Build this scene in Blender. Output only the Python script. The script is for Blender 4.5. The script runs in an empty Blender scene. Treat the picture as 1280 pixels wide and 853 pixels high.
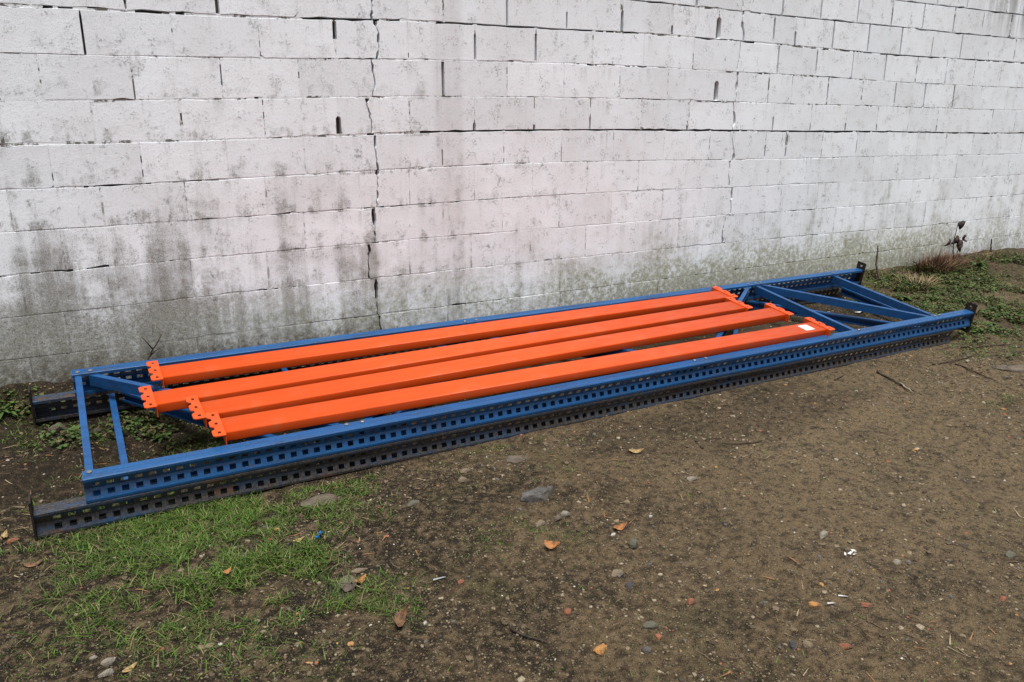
import bpy, math, random
import numpy as np
from mathutils import Matrix, Vector

R = math.radians
random.seed(7)
rng = np.random.default_rng(7)
scene = bpy.context.scene

# ------------------------------------------------------------------ camera
cam_d = bpy.data.cameras.new("camera")
cam_d.sensor_width = 36.0
cam_d.lens = 27.931
cam_d.clip_start = 0.05
cam_d.clip_end = 600.0
cam = bpy.data.objects.new("camera", cam_d)
scene.collection.objects.link(cam)
cam.location = (-0.2066, -4.845, 1.688)
cam.rotation_euler = (R(90 - 15.97), 0, R(-29.46))
scene.camera = cam

# ------------------------------------------------------------------ overcast daylight
SUN_EL, SUN_AZ = 72.0, 196.0          # azimuth clockwise from +Y: from behind the camera, a little to the left
world = bpy.data.worlds.new("World")
scene.world = world
world.use_nodes = True
wt = world.node_tree
wt.nodes.clear()
w_out = wt.nodes.new("ShaderNodeOutputWorld")
w_bg = wt.nodes.new("ShaderNodeBackground")
w_sky = wt.nodes.new("ShaderNodeTexSky")
w_sky.sky_type = 'NISHITA'
w_sky.sun_disc = False
w_sky.sun_elevation = R(SUN_EL)
w_sky.sun_rotation = R(SUN_AZ)
w_sky.air_density = 1.0
w_sky.dust_density = 4.0
w_hsv = wt.nodes.new("ShaderNodeHueSaturation")   # cloud cover: the blue is almost gone
w_hsv.inputs["Saturation"].default_value = 0.35
wt.links.new(w_sky.outputs[0], w_hsv.inputs["Color"])
wt.links.new(w_hsv.outputs[0], w_bg.inputs["Color"])
w_bg.inputs["Strength"].default_value = 0.05
wt.links.new(w_bg.outputs[0], w_out.inputs["Surface"])

sun_d = bpy.data.lights.new("sun", 'SUN')
sun_d.energy = 1.5
sun_d.angle = R(20)
sun_d.color = (1.0, 0.985, 0.96)
sun = bpy.data.objects.new("sun", sun_d)
scene.collection.objects.link(sun)
sd = Vector((math.sin(R(SUN_AZ)) * math.cos(R(SUN_EL)), math.cos(R(SUN_AZ)) * math.cos(R(SUN_EL)), math.sin(R(SUN_EL))))
sun.location = sd * 20
sun.rotation_euler = sd.to_track_quat('Z', 'Y').to_euler()

vs = scene.view_settings
vs.view_transform = 'Standard'
vs.look = 'None'
vs.exposure = 1.33
vs.gamma = 1.0
vs.use_curve_mapping = False

# ------------------------------------------------------------------ helpers
def mesh_obj(name, verts, faces, mat=None, parent=None, smooth=False, col=None):
    me = bpy.data.meshes.new(name)
    me.from_pydata([tuple(v) for v in verts], [], [tuple(f) for f in faces])
    if col is not None:
        a = me.color_attributes.new("tint", 'FLOAT_COLOR', 'POINT')
        a.data.foreach_set("color", np.asarray(col, np.float32).ravel())
    if smooth:
        me.polygons.foreach_set("use_smooth", [True] * len(me.polygons))
    me.update()
    return data_obj(name, me, mat, parent)

def data_obj(name, me, mat=None, parent=None):
    o = bpy.data.objects.new(name, me)
    scene.collection.objects.link(o)
    if mat is not None:
        if len(me.materials) == 0:
            me.materials.append(None)
        o.material_slots[0].link = 'OBJECT'
        o.material_slots[0].material = mat
    o.parent = parent
    return o

def empty(name, label, cat, group=None, mw=None):
    o = bpy.data.objects.new(name, None)
    o.empty_display_size = 0.1
    scene.collection.objects.link(o)
    if mw is not None:
        o.matrix_world = mw
    return tag(o, label, cat, group)

def tag(o, label, cat, group=None):
    o["label"] = label
    o["category"] = cat
    o["kind"] = "thing"
    if group:
        o["group"] = group
    return o

def solid(o, t, off=0.0):
    m = o.modifiers.new("thickness", 'SOLIDIFY')
    m.thickness = t
    m.offset = off
    return o

class MB:
    def __init__(s):
        s.v = []; s.f = []
    def box(s, a, b):
        i = len(s.v)
        for z in (a[2], b[2]):
            s.v += [(a[0], a[1], z), (b[0], a[1], z), (b[0], b[1], z), (a[0], b[1], z)]
        s.f += [(i+3, i+2, i+1, i), (i+4, i+5, i+6, i+7)]
        for k in range(4):
            s.f.append((i+k, i+(k+1) % 4, i+4+(k+1) % 4, i+4+k))
        return s
    def tube(s, pts, rad, n=6):
        pts = [Vector(p) for p in pts]
        i0 = len(s.v)
        for k, p in enumerate(pts):
            d = (pts[min(k+1, len(pts)-1)] - pts[max(k-1, 0)]).normalized()
            u = d.cross(Vector((0.13, 0.2, 0.97)))
            if u.length < 1e-3: u = d.cross(Vector((1, 0, 0)))
            u.normalize(); w = d.cross(u)
            r = rad[k] if isinstance(rad, (list, tuple)) else rad
            for j in range(n):
                a = 2*math.pi*j/n
                s.v.append(tuple(p + (u*math.cos(a) + w*math.sin(a))*r))
        for k in range(len(pts)-1):
            for j in range(n):
                a = i0+k*n+j; b = i0+k*n+(j+1) % n
                s.f.append((a, b, b+n, a+n))
        s.f.append(tuple(i0+j for j in reversed(range(n))))
        e = i0+(len(pts)-1)*n
        s.f.append(tuple(e+j for j in range(n)))
        return s
    def build(s, name, mat, parent=None, smooth=False):
        return mesh_obj(name, s.v, s.f, mat, parent, smooth)

def vnoise(x, y, seed=0):
    x = np.asarray(x, float); y = np.asarray(y, float)
    xi = np.floor(x).astype(np.int64); yi = np.floor(y).astype(np.int64)
    fx = x-xi; fy = y-yi
    fx = fx*fx*(3-2*fx); fy = fy*fy*(3-2*fy)
    def h(a, b):
        n = (a*374761393 + b*668265263 + seed*974711) & 0x7fffffff
        n = ((n ^ (n >> 13))*1274126177) & 0x7fffffff
        return ((n ^ (n >> 16)) & 0xffff)/65535.0
    return (h(xi, yi)*(1-fx)+h(xi+1, yi)*fx)*(1-fy)+(h(xi, yi+1)*(1-fx)+h(xi+1, yi+1)*fx)*fy-0.5

# ground relief: a bank rises to the foot of the wall
YK = [-200, -5, -3, -2.2, -1.6, -1.37, -1.0, -.6, -.3, -.12, 0, 200]
ZK = [-.05, -.05, -.04, -.025, -.008, -.004, .04, .095, .145, .205, .24, .24]
def gbase(x, y):
    return np.interp(y, YK, ZK)+.035*np.clip((x-5.5)/3, 0, 1)*np.clip((y+2.5)/2.5, 0, 1)
def ground_z(x, y):
    x = np.asarray(x, float); y = np.asarray(y, float)
    z = gbase(x, y)
    near = np.clip((y+1.75)/.3, 0, 1)*np.clip((6.0-x)/.3, 0, 1)*np.clip((x+.7)/.2, 0, 1)   # pressed flat under the frames
    a = 1-.65*near
    z = z+a*(.030*vnoise(x*1.1, y*1.1, 1)+.022*vnoise(x*2.7, y*2.7, 2)+.024*vnoise(x*6.5, y*6.5, 3)+.016*vnoise(x*15, y*15, 4))-.010*near*np.clip((-y-1.2)/.15, 0, 1)-.012*near*np.clip((y+1.35)/.15, 0, 1)
    wall = np.clip((y+.25)/.2, 0, 1)*np.clip((7-x)/1, 0, 1)
    z = z+wall*(.05*vnoise(x*4, y*6, 9)+.05*np.clip((1.2-x)/.6, 0, 1)*(vnoise(x*9, y*9, 10)+.45))
    return z+(.010-.005*near)*vnoise(x*31, y*31, 5)

# ------------------------------------------------------------------ node helper
class NT:
    def __init__(s, name):
        s.m = bpy.data.materials.new(name)
        s.m.use_nodes = True
        s.t = s.m.node_tree
        s.t.nodes.clear()
        s.out = s.t.nodes.new("ShaderNodeOutputMaterial")
        s.b = s.t.nodes.new("ShaderNodeBsdfPrincipled")
        s.t.links.new(s.b.outputs[0], s.out.inputs[0])
    def set(s, sock, v):
        if v is None: return
        if hasattr(v, "is_output"): s.t.links.new(v, sock)
        elif isinstance(v, (tuple, list)) and len(v) == 3 and len(sock.default_value) == 4: sock.default_value = (*v, 1)
        else: sock.default_value = v
    def node(s, typ, **kw):
        n = s.t.nodes.new(typ)
        for k, v in kw.items(): setattr(n, k, v)
        return n
    def pos(s):
        return s.node("ShaderNodeNewGeometry").outputs["Position"]
    def objco(s):
        return s.node("ShaderNodeTexCoord").outputs["Object"]
    def rnd(s):
        return s.node("ShaderNodeObjectInfo").outputs["Random"]
    def xyz(s, v):
        n = s.node("ShaderNodeSeparateXYZ"); s.set(n.inputs[0], v); return n.outputs
    def scale(s, v, sc, off=(0, 0, 0)):
        n = s.node("ShaderNodeMapping"); s.set(n.inputs["Vector"], v); n.inputs["Scale"].default_value = sc; n.inputs["Location"].default_value = off
        return n.outputs[0]
    def noise(s, v, sc, det=5, rough=.6, dist=0):
        n = s.node("ShaderNodeTexNoise"); s.set(n.inputs["Vector"], v); n.inputs["Scale"].default_value = sc
        n.inputs["Detail"].default_value = det; n.inputs["Roughness"].default_value = rough; n.inputs["Distortion"].default_value = dist
        return n.outputs["Fac"]
    def voro(s, v, sc, feat='F1', out="Distance", rnd=1.0):
        n = s.node("ShaderNodeTexVoronoi", feature=feat); s.set(n.inputs["Vector"], v); n.inputs["Scale"].default_value = sc
        n.inputs["Randomness"].default_value = rnd
        return n.outputs[out]
    def ramp(s, f, a, b, lo=0.0, hi=1.0):
        n = s.node("ShaderNodeMapRange", interpolation_type='SMOOTHSTEP'); s.set(n.inputs[0], f)
        for i, v in zip((1, 2, 3, 4), (a, b, lo, hi)): n.inputs[i].default_value = v
        return n.outputs[0]
    def math(s, op, a, b=None, clamp=False):
        n = s.node("ShaderNodeMath", operation=op, use_clamp=clamp); s.set(n.inputs[0], a); s.set(n.inputs[1], b); return n.outputs[0]
    def mul(s, *a):
        r = a[0]
        for x in a[1:]: r = s.math('MULTIPLY', r, x)
        return r
    def add(s, a, b): return s.math('ADD', a, b, True)
    def mix(s, f, a, b, typ='MIX'):
        n = s.node("ShaderNodeMix", data_type='RGBA', blend_type=typ)
        s.set(n.inputs[0], f); s.set(n.inputs[6], a); s.set(n.inputs[7], b); return n.outputs[2]
    def attr(s, name):
        return s.node("ShaderNodeAttribute", attribute_name=name).outputs["Color"]
    def bump(s, h, st=.3, d=.01, nrm=None):
        n = s.node("ShaderNodeBump"); s.set(n.inputs["Height"], h); n.inputs["Strength"].default_value = st; n.inputs["Distance"].default_value = d
        s.set(n.inputs["Normal"], nrm); return n.outputs[0]
    def fin(s, col, rough=.8, nrm=None, spec=.3, **kw):
        s.set(s.b.inputs["Base Color"], col); s.set(s.b.inputs["Roughness"], rough); s.set(s.b.inputs["Normal"], nrm)
        s.b.inputs["Specular IOR Level"].default_value = spec
        for k, v in kw.items(): s.set(s.b.inputs[k], v)
        return s.m

# ------------------------------------------------------------------ materials
def wall_material(name, mortar=False):
    n = NT(name)
    p = n.pos()
    X, Y, Z = n.xyz(p)
    streak = n.noise(n.scale(p, (5.5, 1, .45)), 1.6, 6, .7)
    streak2 = n.noise(n.scale(p, (13.0, 1, .9)), 1.0, 4, .6)
    blot = n.noise(p, 2.2, 6, .62)
    mid = n.noise(p, 11, 6, .68)
    fine = n.noise(p, 70, 4, .7)
    grit = n.noise(p, 190, 2, .6)
    col = n.mix(n.ramp(blot, .35, .7), (.875, .905, .945), (.80, .815, .84))
    rb = n.ramp(n.rnd(), 0, 1, .94, 1.03)
    cc = n.node("ShaderNodeCombineColor"); [n.set(cc.inputs[i], rb) for i in range(3)]
    col = n.mix(1.0, col, cc.outputs[0], 'MULTIPLY')
    # faint pink wash low in the middle of the wall
    pink = n.mul(n.ramp(X, .2, 1.2), n.ramp(X, 4.6, 3.0), n.ramp(Z, 1.75, 1.1, 0, .8), n.ramp(blot, .3, .6))
    col = n.mix(n.mul(pink, .2), col, (.70, .655, .645))
    # one old run of rusty water
    run = n.mul(n.ramp(X, 1.93, 2.0), n.ramp(X, 2.19, 2.13), n.ramp(Z, .7, 1.2), n.ramp(streak2, .3, .6, .5, 1))
    col = n.mix(n.mul(run, .30), col, (.50, .46, .46))
    # grime: strongest low down and to the left, running down in streaks
    low = n.ramp(n.math('ADD', Z, n.mul(n.math('SUBTRACT', blot, .5), -1.1)), 1.55, .42)
    left = n.ramp(X, 2.6, -.1)
    g1 = n.mul(low, n.add(n.mul(left, .58), .32))
    gr = n.math('ADD', n.mul(streak, .62), n.math('ADD', n.mul(mid, .26), n.math('ADD', n.mul(blot, .25), n.mul(grit, .20))))
    k = n.math('ADD', n.mul(g1, .36), gr)
    grime = n.ramp(k, .74, 1.04)
    col = n.mix(n.mul(grime, n.ramp(grit, .36, .62, .62, .92)), col, (.205, .20, .18))
    pale = n.mul(n.ramp(n.noise(n.scale(p, (9, 1, .8), (3, 0, 1)), 1.3, 5, .7), .56, .66), n.ramp(mid, .4, .55), grime)
    col = n.mix(n.mul(pale, .85), col, (.76, .76, .76))
    fr = n.math('FRACT', n.math('DIVIDE', n.math('ADD', Z, 2.95), .225))
    ledge = n.mul(n.ramp(fr, .62, .04), n.ramp(mid, .44, .60), n.ramp(streak, .44, .58), n.ramp(X, 3.4, 1.4, .15, 1), n.ramp(Z, 2.2, 1.4, .25, 1))
    drip = n.mul(n.ramp(fr, .35, 1.0), n.ramp(streak2, .54, .66), n.ramp(fine, .35, .6, .5, 1))
    col = n.mix(n.mul(ledge, n.ramp(grit, .36, .6, .4, .85)), col, (.19, .185, .165))
    col = n.mix(n.mul(drip, .32), col, (.25, .245, .225))
    spots = n.mul(n.ramp(mid, .50, .68), n.ramp(fine, .49, .58))
    col = n.mix(n.mul(spots, .7), col, (.20, .20, .19))
    patch = n.mul(n.ramp(n.noise(n.scale(p, (1, 1, 1), (7, 0, 2)), 3.1, 8, .74), .57, .64), n.ramp(n.noise(p, 45, 4, .7), .42, .60))
    col = n.mix(n.mul(patch, n.ramp(Z, 2.9, .6, .42, .75)), col, (.17, .168, .155))
    peel = n.ramp(n.noise(n.scale(p, (1, 1, 1.3), (1, 0, 9)), 6.5, 9, .7), .625, .645)
    peel = n.mul(peel, n.ramp(Z, 1.6, .35, .12, .85))
    col = n.mix(n.mul(peel, .75), col, n.mix(n.ramp(fine, .4, .6), (.24, .235, .21), (.42, .41, .38)))
    # soot under the coping, upper right
    soot = n.mul(n.ramp(X, 7.2, 8.6), n.ramp(Z, 2.25, 2.75), n.ramp(streak, .36, .58))
    col = n.mix(n.mul(soot, .8), col, (.09, .085, .08))
    top = n.mul(n.ramp(Z, 2.0, 2.7), n.ramp(mid, .56, .7), n.ramp(streak2, .48, .62))
    col = n.mix(n.mul(top, .55), col, (.20, .19, .18))
    # algae above the ground
    alg = n.mul(n.ramp(n.math('ADD', Z, n.mul(blot, -.75)), .44, .02), n.ramp(n.noise(p, 26, 7, .78), .40, .64), n.ramp(n.noise(n.scale(p, (1, 1, 1), (4, 0, 3)), 2.6, 6, .7), .34, .54, .30, 1))
    alg = n.add(alg, n.mul(n.ramp(n.math('ADD', Z, n.mul(blot, -.5)), .44, .12), n.ramp(X, 2.2, 4.4), n.ramp(X, 8.2, 7.0), n.ramp(n.noise(p, 26, 7, .78), .38, .60, .3, 1)))
    alg = n.mul(alg, n.ramp(X, -.4, 1.2, .55, 1))
    col = n.mix(n.mul(alg, .8), col, n.mix(n.ramp(fine, .4, .6), (.19, .195, .09), (.38, .375, .26)))
    # bare, gritty render low on the left
    bare = n.mul(n.ramp(n.math('ADD', Z, n.math('ADD', n.mul(mid, -.5), n.mul(blot, -.4))), .50, .1), n.ramp(X, 1.3, .2))
    col = n.mix(n.mul(bare, n.ramp(n.noise(p, 40, 7, .75), .40, .60, .15, .85)), col, n.mix(n.ramp(n.noise(p, 120, 4, .7), .42, .6), (.12, .115, .09), (.33, .32, .28)))
    muck = n.mul(n.ramp(n.math('ADD', Z, n.math('ADD', n.mul(mid, -.35), n.mul(streak, -.2))), .20, .0), n.ramp(n.noise(p, 34, 6, .75), .38, .58, .25, 1), n.ramp(X, 2.2, .9, .45, 1))
    col = n.mix(n.mul(muck, .9), col, (.085, .076, .052))
    pits = n.mul(n.ramp(grit, .56, .66), n.ramp(fine, .42, .6, .25, 1))
    col = n.mix(n.mul(pits, .55), col, (.24, .24, .235))
    if mortar:
        gone = n.mul(n.ramp(n.noise(p, 7.0, 7, .72), .51, .57), n.ramp(Z, 1.0, 1.7, .6, 1))
        col = n.mix(gone, col, (.11, .10, .085))
        col = n.mix(.14, col, (.24, .23, .21))
    h = n.math('ADD', n.mul(fine, .5), n.math('ADD', n.mul(grit, .35), n.mul(mid, .8)))
    return n.fin(col, .88, n.bump(h, .5, .005), .2)

M = {}
M['paint'] = wall_material("white_wall_paint")
M['mortar'] = wall_material("painted_mortar", True)
n = NT("dark_mortar"); M['core'] = n.fin(n.mix(n.noise(n.pos(), 30), (.05, .045, .038), (.11, .10, .085)), .95)

# ground
n = NT("damp_soil")
p = n.pos(); X, Y, Z = n.xyz(p)
big = n.noise(p, .9, 5, .6); md = n.noise(p, 3.5, 6, .65); fn = n.noise(p, 24, 6, .72); gr = n.noise(p, 110, 3, .7)
dry = n.ramp(n.math('ADD', n.math('ADD', n.mul(big, .7), n.mul(md, .5)), n.mul(n.ramp(X, .0, 2.4), .22)), .62, .86)
col = n.mix(dry, (.020, .0135, .0075), n.mix(n.ramp(X, 1.2, 3.4), (.108, .074, .040), (.170, .123, .071)))
col = n.mix(n.mul(n.ramp(fn, .44, .66), .8), col, (.186, .133, .075))
col = n.mix(n.mul(n.ramp(fn, .52, .36), .72), col, (.016, .012, .009))
cell = n.voro(p, 85, out="Color"); cd = n.voro(p, 85)
cs = n.node("ShaderNodeSeparateColor"); n.set(cs.inputs[0], cell)
grain = n.mul(n.ramp(cd, .55, .35), n.ramp(cs.outputs[0], .66, .72))
gcol = n.mix(cs.outputs[1], (.05, .038, .026), (.32, .26, .16))
col = n.mix(n.mul(grain, .75), col, gcol)
cell2 = n.voro(p, 190, out="Color"); cd2 = n.voro(p, 190)
cs2 = n.node("ShaderNodeSeparateColor"); n.set(cs2.inputs[0], cell2)
grain2 = n.mul(n.ramp(cd2, .5, .3), n.ramp(cs2.outputs[0], .6, .66))
col = n.mix(n.mul(grain2, .6), col, n.mix(cs2.outputs[1], (.04, .03, .02), (.38, .31, .19)))
moss = n.mul(n.ramp(n.noise(p, 2.1, 6, .68), .52, .66), n.ramp(fn, .36, .6))
moss = n.mul(moss, n.add(n.ramp(X, 2.4, .5, .35, .9), n.mul(n.ramp(X, 4.6, 6), .7)))
col = n.mix(n.mul(moss, .6), col, (.046, .056, .016))
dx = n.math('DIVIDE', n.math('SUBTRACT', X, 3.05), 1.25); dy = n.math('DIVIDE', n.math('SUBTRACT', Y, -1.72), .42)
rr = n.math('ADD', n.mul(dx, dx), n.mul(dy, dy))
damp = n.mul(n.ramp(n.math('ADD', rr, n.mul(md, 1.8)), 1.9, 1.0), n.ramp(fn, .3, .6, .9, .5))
frame_shade = n.ramp(n.math('ADD', Y, n.mul(md, .8)), -.85, -.45)  # shade inside the frames, painted into the soil colour towards the wall
damp = n.add(damp, n.add(n.mul(frame_shade, n.ramp(X, 6.2, 5.6), .9), n.mul(n.ramp(X, 5.4, 6.4), n.ramp(md, .36, .6), .8)))  # damp patches together with the painted frame shade
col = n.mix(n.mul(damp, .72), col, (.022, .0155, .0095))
wet = n.ramp(n.math('ADD', md, n.mul(fn, .3)), .72, .56)
h = n.math('ADD', n.mul(fn, 1.0), n.math('ADD', n.mul(gr, .45), n.math('ADD', n.mul(grain, .5), n.mul(grain2, .22))))
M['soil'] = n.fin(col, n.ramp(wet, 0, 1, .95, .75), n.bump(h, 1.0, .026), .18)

n = NT("loose_stones"); p = n.pos()
c = n.mix(n.ramp(n.noise(p, 160, 3), .35, .7), n.attr("tint"), (.05, .042, .033))
M['pebble'] = n.fin(n.mix(.45, n.attr("tint"), c), .85, n.bump(n.noise(p, 240), .4, .003), .3)

def stone_mat(name, a, b, sc=40, rough=.85):
    n = NT(name); p = n.objco()
    f = n.noise(p, sc, 6, .68)
    c = n.mix(n.ramp(f, .36, .66), a, b)
    c = n.mix(n.mul(n.ramp(n.noise(p, sc*.5, 5, .7), .42, .62), .8), c, (.055, .043, .030))
    return n.fin(c, rough, n.bump(n.math('ADD', f, n.noise(p, sc*4, 3)), .6, .006), .3)

n = NT("grass"); M['grass'] = n.fin(n.attr("tint"), .6, None, .25)
n = NT("leaf_litter"); p = n.objco(); 
M['leaf_orange'] = n.fin(n.mix(n.ramp(n.noise(p, 60), .4, .65), (.36, .155, .05), (.17, .07, .03)), .6, None, .3)
n = NT("leaf_brown"); p = n.objco()
M['leaf_brown'] = n.fin(n.mix(n.ramp(n.noise(p, 60), .4, .65), (.20, .105, .055), (.075, .045, .028)), .65, None, .3)
n = NT("leaf_tan"); p = n.objco()
M['leaf_tan'] = n.fin(n.mix(n.ramp(n.noise(p, 60), .4, .65), (.40, .28, .12), (.20, .13, .06)), .65, None, .3)
n = NT("twig_bark"); p = n.objco()
M['bark'] = n.fin(n.mix(n.ramp(n.noise(p, 40), .4, .65), (.06, .042, .03), (.022, .016, .012)), .85)
n = NT("bleached_wood"); p = n.objco()
M['pale_wood'] = n.fin(n.mix(n.ramp(n.noise(p, 40), .4, .65), (.34, .29, .22), (.17, .14, .10)), .85)
n = NT("dead_leaf_dark"); p = n.objco()
M['dead_dark'] = n.fin(n.mix(n.ramp(n.noise(p, 50), .4, .65), (.045, .026, .020), (.020, .013, .011)), .7)
n = NT("weed_green"); p = n.pos()
M['weed'] = n.fin(n.mix(n.ramp(n.noise(p, 18), .4, .62), (.045, .088, .020), (.080, .120, .032)), .55, None, .3)

# painted steel, with the grime of lying outdoors (dirt 0..1)
def blue_steel(name, base, dirt, rust):
    n = NT(name); p = n.pos(); q = n.objco()
    f = n.noise(q, 22, 6, .68); s = n.noise(n.scale(q, (1.2, 9, 9)), 2.2, 6, .65); g = n.noise(q, 95, 3, .7)
    col = n.mix(n.ramp(s, .35, .7), base, tuple(c*.72 for c in base))
    col = n.mix(n.mul(n.ramp(g, .50, .70), .35), col, tuple(min(1, c*1.5+.02) for c in base))
    d = n.ramp(n.math('ADD', n.mul(f, .45), n.mul(s, .6)), .64-.30*dirt, .80-.22*dirt)
    col = n.mix(n.mul(d, .35+.55*dirt), col, n.mix(n.ramp(g, .4, .6), (.022, .019, .016), (.070, .053, .036)))
    r = n.ramp(n.noise(n.scale(q, (1, 3, 3), (3, 1, 7)), 4.5, 6, .7), .70-.12*rust, .80-.12*rust)
    col = n.mix(n.mul(r, .8), col, n.mix(g, (.06, .028, .016), (.14, .065, .03)))
    rough = n.ramp(n.add(d, r), 0, 1, .42, .85)
    return n.fin(col, rough, n.bump(n.math('ADD', n.mul(f, .6), n.mul(g, .4)), .15, .002), .45)
M['blue'] = blue_steel("blue_steel_paint", (.009, .080, .230), .42, .3)
M['blue_dirty'] = blue_steel("dirty_blue_steel_paint", (.012, .046, .105), .98, .9)
M['blue_brace'] = blue_steel("blue_brace_paint", (.009, .072, .220), .25, .1)
n = NT("rusty_plate"); q = n.objco()
M['rust'] = n.fin(n.mix(n.ramp(n.noise(q, 35, 6, .7), .38, .66), (.012, .011, .012), (.045, .026, .018)), .85, n.bump(n.noise(q, 80), .3, .002), .3)
n = NT("zinc_bolt"); M['zinc'] = n.fin(n.mix(n.noise(n.objco(), 120), (.30, .31, .33), (.13, .12, .11)), .5, None, .5, Metallic=.6)

n = NT("orange_beam_paint"); q = n.objco()
f = n.noise(n.scale(q, (1, 5, 5)), 5, 5, .6); g = n.noise(q, 140, 3, .7)
col = n.mix(n.ramp(f, .35, .7), (.67, .076, .007), (.60, .066, .006))
sc = n.mul(n.ramp(n.noise(n.scale(q, (.7, 8, 8), (5, 2, 1)), 6, 6, .72), .66, .74), .45)
col = n.mix(sc, col, (.42, .075, .025))
speck = n.mul(n.ramp(n.noise(q, 55, 4, .7), .68, .74), .7)
col = n.mix(speck, col, (.10, .045, .025))
scr = n.mul(n.ramp(n.noise(n.scale(q, (1.5, 60, 60), (2, 0, 0)), 3, 3, .6), .66, .70), n.ramp(n.noise(q, 5, 4), .52, .62))
col = n.mix(n.mul(scr, .55), col, (.30, .12, .07))
dust = n.mul(n.ramp(n.noise(q, 7, 6, .7), .5, .72), .22)
col = n.mix(dust, col, (.40, .15, .07))
M['orange'] = n.fin(col, n.ramp(f, .3, .7, .38, .52), n.bump(g, .06, .001), .35)
n = NT("paper_sticker"); M['sticker'] = n.fin(n.mix(n.ramp(n.noise(n.objco(), 40), .4, .7), (.80, .80, .80), (.68, .68, .69)), .6)
n = NT("blue_plastic"); M['plastic'] = n.fin((.02, .20, .55), .35, None, .5)
n = NT("white_scrap"); M['white'] = n.fin(n.mix(n.noise(n.objco(), 60), (.78, .78, .77), (.5, .49, .47)), .6)
n = NT("grey_metal_scrap"); M['scrap'] = n.fin((.33, .34, .35), .5, None, .5)

# ------------------------------------------------------------------ ground: one sheet, fine near the camera
xs = np.concatenate([[-200, -80, -30, -12, -6, -3.5, -2.4], np.arange(-1.8, 6.6, .028), np.arange(6.6, 10.5, .06), [11, 12, 14, 18, 30, 80, 200]])
ys = np.concatenate([[-200, -80, -30, -14, -9, -7, -6, -5.2, -4.7], np.arange(-4.3, .12, .028), [.3, .8, 2, 5, 12, 30, 80, 200]])
GX, GY = np.meshgrid(xs, ys, indexing='ij')
GZ = ground_z(GX, GY)
nx, ny = GX.shape
gv = np.stack([GX, GY, GZ], -1).reshape(-1, 3)
ii = (np.arange(nx-1)[:, None]*ny+np.arange(ny-1)[None]).ravel()
gf = np.stack([ii, ii+ny, ii+ny+1, ii+1], -1)
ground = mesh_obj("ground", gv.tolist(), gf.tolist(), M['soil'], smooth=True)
ground["kind"] = "structure"

# ------------------------------------------------------------------ the painted block wall
ZS = 1.55                                   # height of the long open bed joint
XK = np.arange(-2.7, 13.6, .9)
ZD={
 -6:[5, 6, 3, -9, -5, -7, -8, -8, -8, -6, -6, -7, -7, -6, -6, -6, -6, -6, -6],
 -5:[5, 6, 3, -9, -5, -7, -8, -8, -8, -6, -6, -7, -7, -6, -6, -6, -6, -6, -6],
 -4:[0, 0, 1, 5, 11, 15, 14, 12, 9, 0, -13, -29, -25, -31, -31, -31, -27, -27, -27],
 -3:[-1, -1, 0, 4, 15, 22, 21, 18, 13, 1, -4, -10, -19, -26, -26, -26, -19, -19, -19],
 -2:[0, 0, -1, 1, 10, 22, 31, 28, 11, 4, -10, -21, -36, -37, -37, -37, -31, -31, -31],
 -1:[-10, -12, -12, -10, 8, 27, 36, 25, 9, -6, -12, -25, -39, -43, -43, -42, -35, -35, -35],
 0:[-13, -16, -15, -11, 0, 24, 30, 23, 9, -8, -16, -37, -54, -55, -55, -52, -47, -47, -47],
 1:[-20, -25, -25, -21, -2, 19, 23, 17, 3, -13, -22, -37, -50, -54, -54, -50, -45, -45, -45],
 2:[-16, -23, -23, -23, -10, 11, 21, 19, 3, -7, -34, -46, -57, -58, -58, -48, -48, -48, -48],
 3:[-22, -28, -27, -25, -20, 12, 13, 18, 7, -12, -34, -37, -43, -43, -43, -37, -37, -37, -37],
 4:[-22, -28, -27, -25, -20, 12, 12, 8, -5, -17, -23, -41, -45, -46, -43, -37, -37, -37, -37],
 5:[-22, -28, -27, -25, -20, 12, 13, 18, 7, -21, -38, -44, -51, -50, -43, -37, -37, -37, -37],
 6:[-22, -28, -27, -25, -20, 12, 13, 18, 7, -21, -38, -44, -51, -50, -43, -37, -37, -37, -37],
 7:[-22, -28, -27, -25, -20, 12, 13, 18, 7, -21, -38, -44, -51, -50, -43, -37, -37, -37, -37],
 8:[-22, -28, -27, -25, -20, 12, 13, 18, 7, -21, -38, -44, -51, -50, -43, -37, -37, -37, -37],
}
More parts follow.
